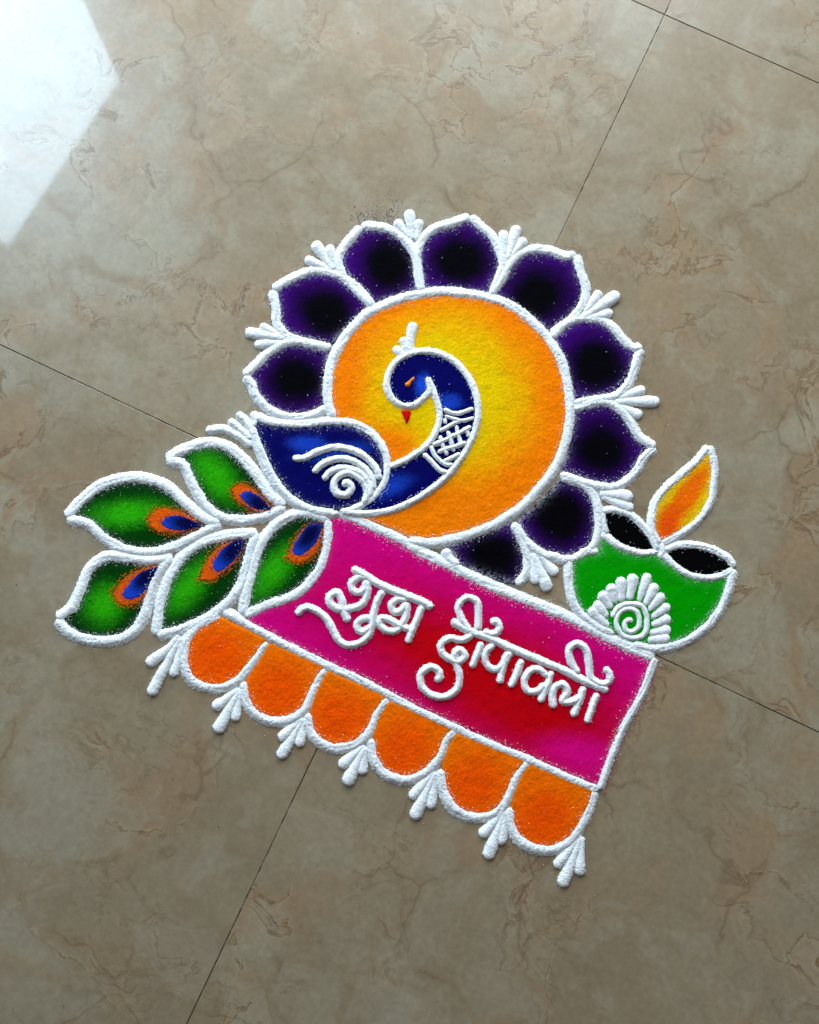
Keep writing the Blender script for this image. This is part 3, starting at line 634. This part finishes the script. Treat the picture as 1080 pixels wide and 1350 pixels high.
for iy in range(-4, 4):
    for ix in range(-3, 3):
        c = CORNER + ex * TL * (ix + .5) + ey * TS * (iy + .5)
        if first is None:
            tile = new_mesh('tile', *tile_mesh(), M_TILE, floor, smooth=False)
            first = tile
        else:
            tile = first.copy()
            scene.collection.objects.link(tile)
        tile.location = (c[0] / 1000 + 0, c[1] / 1000, -0.00002 * ((ix * 3 + iy * 5) % 4))
        tile.rotation_euler = (0, 0, ANG + random.choice([0, 1]) * math.pi)

PX = 0.781          # mm per traced unit of width

# ------------------------------------------------------------------ pigments
WHITE = np.array([.9, .91, .92])
BLACK = lin(2, 1, 5)
PURPLE = lin(62, 2, 112)
NAVY = lin(4, 4, 84)
BLUE = lin(26, 70, 200)
DGREEN = lin(0, 56, 4)
LGREEN = lin(42, 166, 6)
ORANGE = lin(255, 126, 0)
DORANGE = lin(240, 92, 2)
YELLOW = lin(238, 194, 0)
RED = lin(200, 0, 14)
MAGENTA = lin(216, 0, 120)

# ------------------------------------------------------------------ flower medallion: round orange ground, white ring, nine purple petals
rim_pts = PLAN['rim'][0]
med = thing('flower_medallion', rim_pts, 'round orange and yellow powder disc ringed by nine purple petals', 'flower')
cx, cy = PLAN['disc_centre']
R0 = 124.0
disc_poly = list(rim_pts) + PLAN['disc_close'][0]
bed('disc', disc_poly, med, ORANGE, height=1.5, blobs=[
    (cx - 4, cy + 22, 78, 76, 0, YELLOW, .45),
    *[(b[0], b[1], b[2], b[3], b[4], ORANGE if b[5] else YELLOW, .75) for b in PLAN['disc_blobs']]], rough=.13)
ridge('rim', rim_pts, 7.2 * PX, med, height=4.6, groove=1.0, key='white', density=1.2)
for k in range(1, 10):
    st = PLAN['petal%d' % k]
    poly = PLAN['petal9fill'][0] if k == 9 else [tuple(q) for q in smooth_path(st[0], 4)] + [tuple(q) for q in smooth_path(st[1], 4)]
    pc = PLAN['petal_dark'][k - 1]
    pet = bed('petal', poly, med, PURPLE, height=1.0, blobs=[(pc[0], pc[1], pc[2] * 1.05, pc[3] * 1.05, pc[4], BLACK, random.uniform(.6, .75))] + [(pc[0] + random.uniform(-9, 9), pc[1] + random.uniform(-9, 9), random.uniform(14, 20), random.uniform(12, 18), 0, BLACK, .8) for _ in range(2)], wash=.28, jitter=1.7, mat=M_SMOOTH)
    for s_ in st:
        ridge('outline', s_, 6.0 * PX, pet, height=4.2, groove=.8, key='white', density=1.3, spread=1.3)
flush_grains(med)
dust = []
for q, n_, sp in PLAN['purple_dust']:
    dust.append(np.array(q) + rng.normal(0, sp, (n_, 2)))
grains('spilled_powder', np.vstack(dust), M_G['purple'], med, size=(.2, .42))

# ------------------------------------------------------------------ sprigs of white drops between the petals
spr = PLAN['sprigs_flower']
counts = [3, 3, 3, 3, 3, 3, 2, 3]
names = ['between the two petals above the peacock tail plume',
         'on the flower edge, second up from the peacock tail plume',
         'on the flower edge in line above the peacock crest',
         'on the flower edge beside the floor joint, right of the crest',
         'on the flower edge, second below the floor joint end',
         'on the flower edge between petals facing the lamp flame tip',
         'of two drops squeezed between flower and oil lamp opening',
         'in the gap between flower, pink banner and green bowl']
o = 0
for cnt, wh in zip(counts, names):
    g_ = spr[o:o + cnt]; o += cnt
    t = thing('drop_sprig', sum([list(x) for x in g_], []), 'white powder drop sprig ' + wh, 'sprig', 'white drop sprigs around the flower')
    for q, s_ in enumerate(g_):
        drop('drop', s_, (7.5 if q == 0 else 6.2) * PX, t, neck=.55)
    flush_grains(t)

# ------------------------------------------------------------------ peacock
pk = thing('peacock', PLAN['body'][0], 'navy blue powder peacock with white outlines curling across the orange disc', 'peacock')
body_poly = list(PLAN['body'][0]) + list(PLAN['body'][1])[::-1]
bb = PLAN['blue_spots']
body = bed('body', body_poly, pk, NAVY, base=.7, height=1.6, mat=M_SMOOTH, blobs=[(*bb[0], BLUE * .75, .6), (*bb[1], BLUE * .55, .6)], wash=.15)
for s_ in PLAN['body']:
    ridge('outline', s_, (7.4 if s_ is PLAN['body'][1] else 6.4) * PX, body, height=5.6, groove=1.0, key='white', density=.8, spread=1.1)
neck = bed('neck', PLAN['neckfill'][0], pk, NAVY, base=.7, height=1.7, mat=M_SMOOTH, blobs=[(*bb[2], BLUE, .7), (*bb[3], BLUE * .75, .7), (*bb[4], BLUE * .7, .7)])
for q, s_ in enumerate(PLAN['neck']):
    ridge('outline', s_, (5.6 if q == 0 else 5.0) * PX, neck, height=6.4, groove=.4, key='white', density=.6, spread=.7)
for q, s_ in enumerate(PLAN['bands']):
    ridge('neck_band', s_, (3.9, 3.2, 3.8, 4.6)[q] * PX, neck, height=7.0, groove=.2, rough=.12, step=.8)
for q, s_ in enumerate(PLAN['lattice']):
    ridge('lattice_strand', s_, (3.9 if q < 4 else 3.8) * PX, neck, height=(7.2 if q < 4 else 6.6), groove=0, rough=.1, step=.7)
for s_ in PLAN['wing']:
    ridge('wing_curl', s_, 5.7 * PX, pk, height=7.6, groove=.3, key='white', density=.3, spread=.5)
for q, s_ in enumerate(PLAN['plume']):
    ridge('tail_plume', s_, (5.4 if q == 0 else 5.0) * PX, pk, height=4.6, groove=.3, key='white', density=.6)
for q, s_ in enumerate(PLAN['crest']):
    drop('crest_drop', s_, (6.8, 6.2, 6.2)[q] * PX, pk, neck=.85)
eye_d = ridge_data(PLAN['eye'][0], 3.9 * PX, height=7.0, step=.7, taper=([0, .6, 1], [.45, .9, 1.25]), groove=0, rough=.1)
new_mesh('eye', eye_d[0] / 1000, eye_d[1], M_POWDER, pk, pigment=np.repeat(lin(244, 130, 10)[None], len(eye_d[0]), 0))
bed('beak', PLAN['beak'][0], pk, lin(214, 12, 6), height=3.4, grid=.8, jitter=.4)
flush_grains(pk)

# ------------------------------------------------------------------ five peacock feathers
flab = ['green feather with orange and blue eye nestled against the peacock body',
        'long green feather with level orange and blue eye pointing away past the tail plume',
        'lowest green feather with blue eye, lying beside bare floor on its outer side',
        'green feather with slanting blue eye touching the first orange scallop',
        'green feather with blue eye bounding the end of the pink banner']
fb = PLAN['feather_light']
for k in range(1, 6):
    st = PLAN['feather%d' % k]
    t = thing('feather', st[0], flab[k - 1], 'feather', 'green peacock feathers')
    poly = [tuple(q) for q in smooth_path(st[0], 4)] + [tuple(q) for q in smooth_path(st[1], 4)][::-1]
    b_ = fb[k - 1]
    bed('vane', poly, t, DGREEN, height=1.1, jitter=2.0, wash=.22, rim=(DGREEN * .55, 11.0),
        blobs=[(b_[0], b_[1], b_[2], b_[3], b_[4], LGREEN, .85)])
    sp_o, sp_b = PLAN['eyespots'][2 * k - 2], PLAN['eyespots'][2 * k - 1]
    so = [tuple(q) for q in smooth_path(list(sp_o) + [sp_o[0]], 2)][:-1]
    sb = [tuple(q) for q in smooth_path(list(sp_b) + [sp_b[0]], 2)][:-1]
    spot = bed('eyespot', so, t, lin(236, 92, 8), height=1.2, base=.55, jitter=1.5, ragged=1.2, rim=(lin(70, 78, 10), 3.4), grid=.8)
    d0 = np.array(sp_b).mean(0); tip = np.array(sp_b[len(sp_b) // 2 + 1])
    bed('core', sb, spot, BLUE, height=1.4, base=.9, jitter=1.0, ragged=.9, grid=.8, mat=M_SMOOTH, rim=(lin(70, 50, 70), 1.6),
        blobs=[(*(d0 * .5 + np.array(PLAN['core_dark'][k - 1]) * .5), 17, 9, PLAN['core_angle'][k - 1], lin(4, 6, 60), .6)])
    for edge_, c_, n_ in ((so, 'orange', 2), (sb, 'blue', 1)):
        q_ = np.repeat(np.array(edge_), n_ * 2, 0)
        grains('loose_grains', q_ + rng.normal(0, 1.5, q_.shape), M_G[c_], spot, size=(.3, .6), z0=2.0 if c_ == 'blue' else 1.5)
    for s_ in st:
        ridge('outline', s_, 6.9 * PX, t, height=4.0, groove=1.0, key='white', density=1.3, spread=1.2)
    flush_grains(t)

# ------------------------------------------------------------------ pink banner with the greeting
ban = thing('banner', PLAN['bannerfill'][0], 'slanting magenta and red powder banner carrying white handwriting', 'banner')
r1, r2, r3 = PLAN['banner_red']
bed('ground', PLAN['bannerfill'][0], ban, MAGENTA, height=1.2, jitter=2.0, rough=.07, mat=M_SMOOTH,
    blobs=[(*r1, RED, .7), (*r2, RED, .8), (*r3, lin(228, 4, 126), .8)], wash=.12)
for q, s_ in enumerate(PLAN['banner']):
    ridge('border', s_, (7.2, 5.2, 6.2)[q] * PX, ban, height=3.8, groove=1.0, key='white', density=2.0 if q == 0 else 1.2, spread=1.3)
flush_grains(ban)
pe = np.array(PLAN['banner'][1])
pp = smooth_path(pe, 2)
grains('spilled_powder', np.repeat(pp, 6, 0) + [5.5, -2.0] + rng.normal(0, 1.6, (len(pp) * 6, 2)), M_G['pink'], ban, size=(.15, .36))

def word(key, label, letters):
    st = PLAN[key]
    t = thing('written_word', st[0], label, 'lettering')
    for nm, ids, w_ in letters:
        ridge(nm, [st[i] for i in ids], w_ * 1.06 * PX, t, height=5.8, groove=.25, rough=.15, step=.9, key='white', density=.3, spread=.5, base=0.3)
    flush_grains(t)
word('word1', 'white raised handwriting of the shorter word on the pink banner', [
    ('headstroke', [0], 5.0), ('letter', [1, 2], 4.6), ('vowel_sign', [3, 4], 4.5), ('letter', [5, 6, 7], 4.5)])
word('word2', 'white raised handwriting of the longer word on the pink banner', [
    ('headstroke', [0], 4.9), ('vowel_sign', [1, 2, 4], 4.3), ('letter', [3], 4.4), ('letter', [5, 6], 4.3), ('vowel_sign', [7], 4.4),
    ('letter', [8, 9], 4.4), ('letter', [10, 11], 4.4), ('vowel_sign', [12, 13], 4.4)])

# ------------------------------------------------------------------ scalloped border
ordw = ['first', 'second', 'third', 'fourth', 'fifth', 'sixth']
for k in range(6):
    t = thing('scallop', PLAN['scallops'][k], 'orange powder scallop with white rim, %s along the banner from the green feathers' % ordw[k], 'scallop', 'orange scallops under the banner')
    P_ = [tuple(q) for q in smooth_path(PLAN['scallopfills'][k], 3)]
    c_ = np.mean(np.array(P_), axis=0)
    bed('ground', P_, t, lin(255, 110, 0), height=1.7, jitter=1.8, rough=.14, blobs=[(c_[0], c_[1], 27, 25, 0.3, lin(255, 84, 0), .6)], rim=(lin(236, 116, 6), 5.0))
    ridge('outline', PLAN['scallops'][k], 6.6 * PX, t, height=4.2, groove=1.0, key='white', density=.8, spread=.9, taper=([0, .2, .7, 1], [.95, 1.1, 1.05, .8]))
    flush_grains(t)
    if k in (0, 1, 2, 3):
        lo_ = np.array(PLAN['scallops'][k])[4:7]
        pth = smooth_path(lo_, 2)
        grains('spilled_powder', np.repeat(pth, 3, 0) + [0, -6.5] + rng.normal(0, 1.6, (len(pth) * 3, 2)), M_G['orange'], t, size=(.13, .3))
spr = PLAN['sprigs_border']
blab = ['hanging beside the first orange scallop, below the green feathers', 'hanging between first and second orange scallops from the feathers',
        'hanging between second and third orange scallops from the feathers', 'hanging between third and fourth orange scallops, at the floor joint',
        'hanging between fourth and fifth orange scallops from the feathers', 'hanging between fifth and sixth orange scallops from the feathers',
        'hanging at the free end beyond the sixth orange scallop']
for k in range(7):
    g_ = spr[3 * k:3 * k + 3]
    t = thing('drop_sprig', sum([list(x) for x in g_], []), 'white powder drop sprig ' + blab[k], 'sprig', 'white drop sprigs under the scallops')
    for q, s_ in enumerate(g_):
        drop('drop', s_, (7.4 if q == 1 else 6.2) * PX, t, neck=.5)
    flush_grains(t)

# ------------------------------------------------------------------ oil lamp
lamp = thing('oil_lamp', PLAN['bowlfill'][0], 'green powder oil lamp with yellow orange flame beside the banner corner', 'oil lamp')
bowl = bed('bowl', PLAN['bowlfill'][0], lamp, lin(0, 150, 0), height=1.4, jitter=1.0, mat=M_SMOOTH, wash=.2, rough=.07)
for s_ in PLAN['bowl']:
    ridge('outline', s_, 6.0 * PX, bowl, height=4.2, groove=.8, key='white', density=1.3, spread=1.2)
for q in range(2):
    op = bed('oil_opening', PLAN['openfills'][q], lamp, lin(2, 2, 3), height=1.3, mat=M_SMOOTH, rough=.07)
    for s_ in PLAN['openings'][2 * q:2 * q + 2] + (PLAN['openlink'] if q == 0 else []):
        ridge('outline', s_, (5.0 if s_ is not PLAN['openlink'][0] else 4.0) * PX, op, height=4.2, groove=.6, key='white', density=.4)
fl_poly = [tuple(q) for q in smooth_path(PLAN['flame'][0], 3)] + [tuple(q) for q in smooth_path(PLAN['flame'][1], 3)]
flame = bed('flame', fl_poly, lamp, lin(236, 190, 8), height=1.3, jitter=1.3, blobs=[(*PLAN['flame_core'][0], lin(250, 108, 4), .45), (*PLAN['flame_core'][1], lin(246, 84, 6), .6)])
for s_ in PLAN['flame']:
    ridge('outline', s_, 5.0 * PX, flame, height=4.0, groove=.8, key='white', density=1.0)
ridge('wick', PLAN['wick'][0], 4.6 * PX, lamp, height=4.6)
ridge('bead', PLAN['wick'][1], 7.2 * PX, lamp, height=5.6, groove=0, rough=.1, step=.6)
shell = ridge('shell_spiral', PLAN['spiral'][0], 4.1 * PX, lamp, height=4.6, groove=.2, rough=.11, step=.8)
for s_ in PLAN['rays']:
    drop('ray', s_, 6.8 * PX, shell, neck=.62)
flush_grains(lamp)

# ------------------------------------------------------------------ a few dark specks lying on the tiles
sp = rng.uniform(-1, 1, (70, 2)) * [430, 560]
spk = grains('grit', sp, M_GROUT, floor, size=(.25, .6))
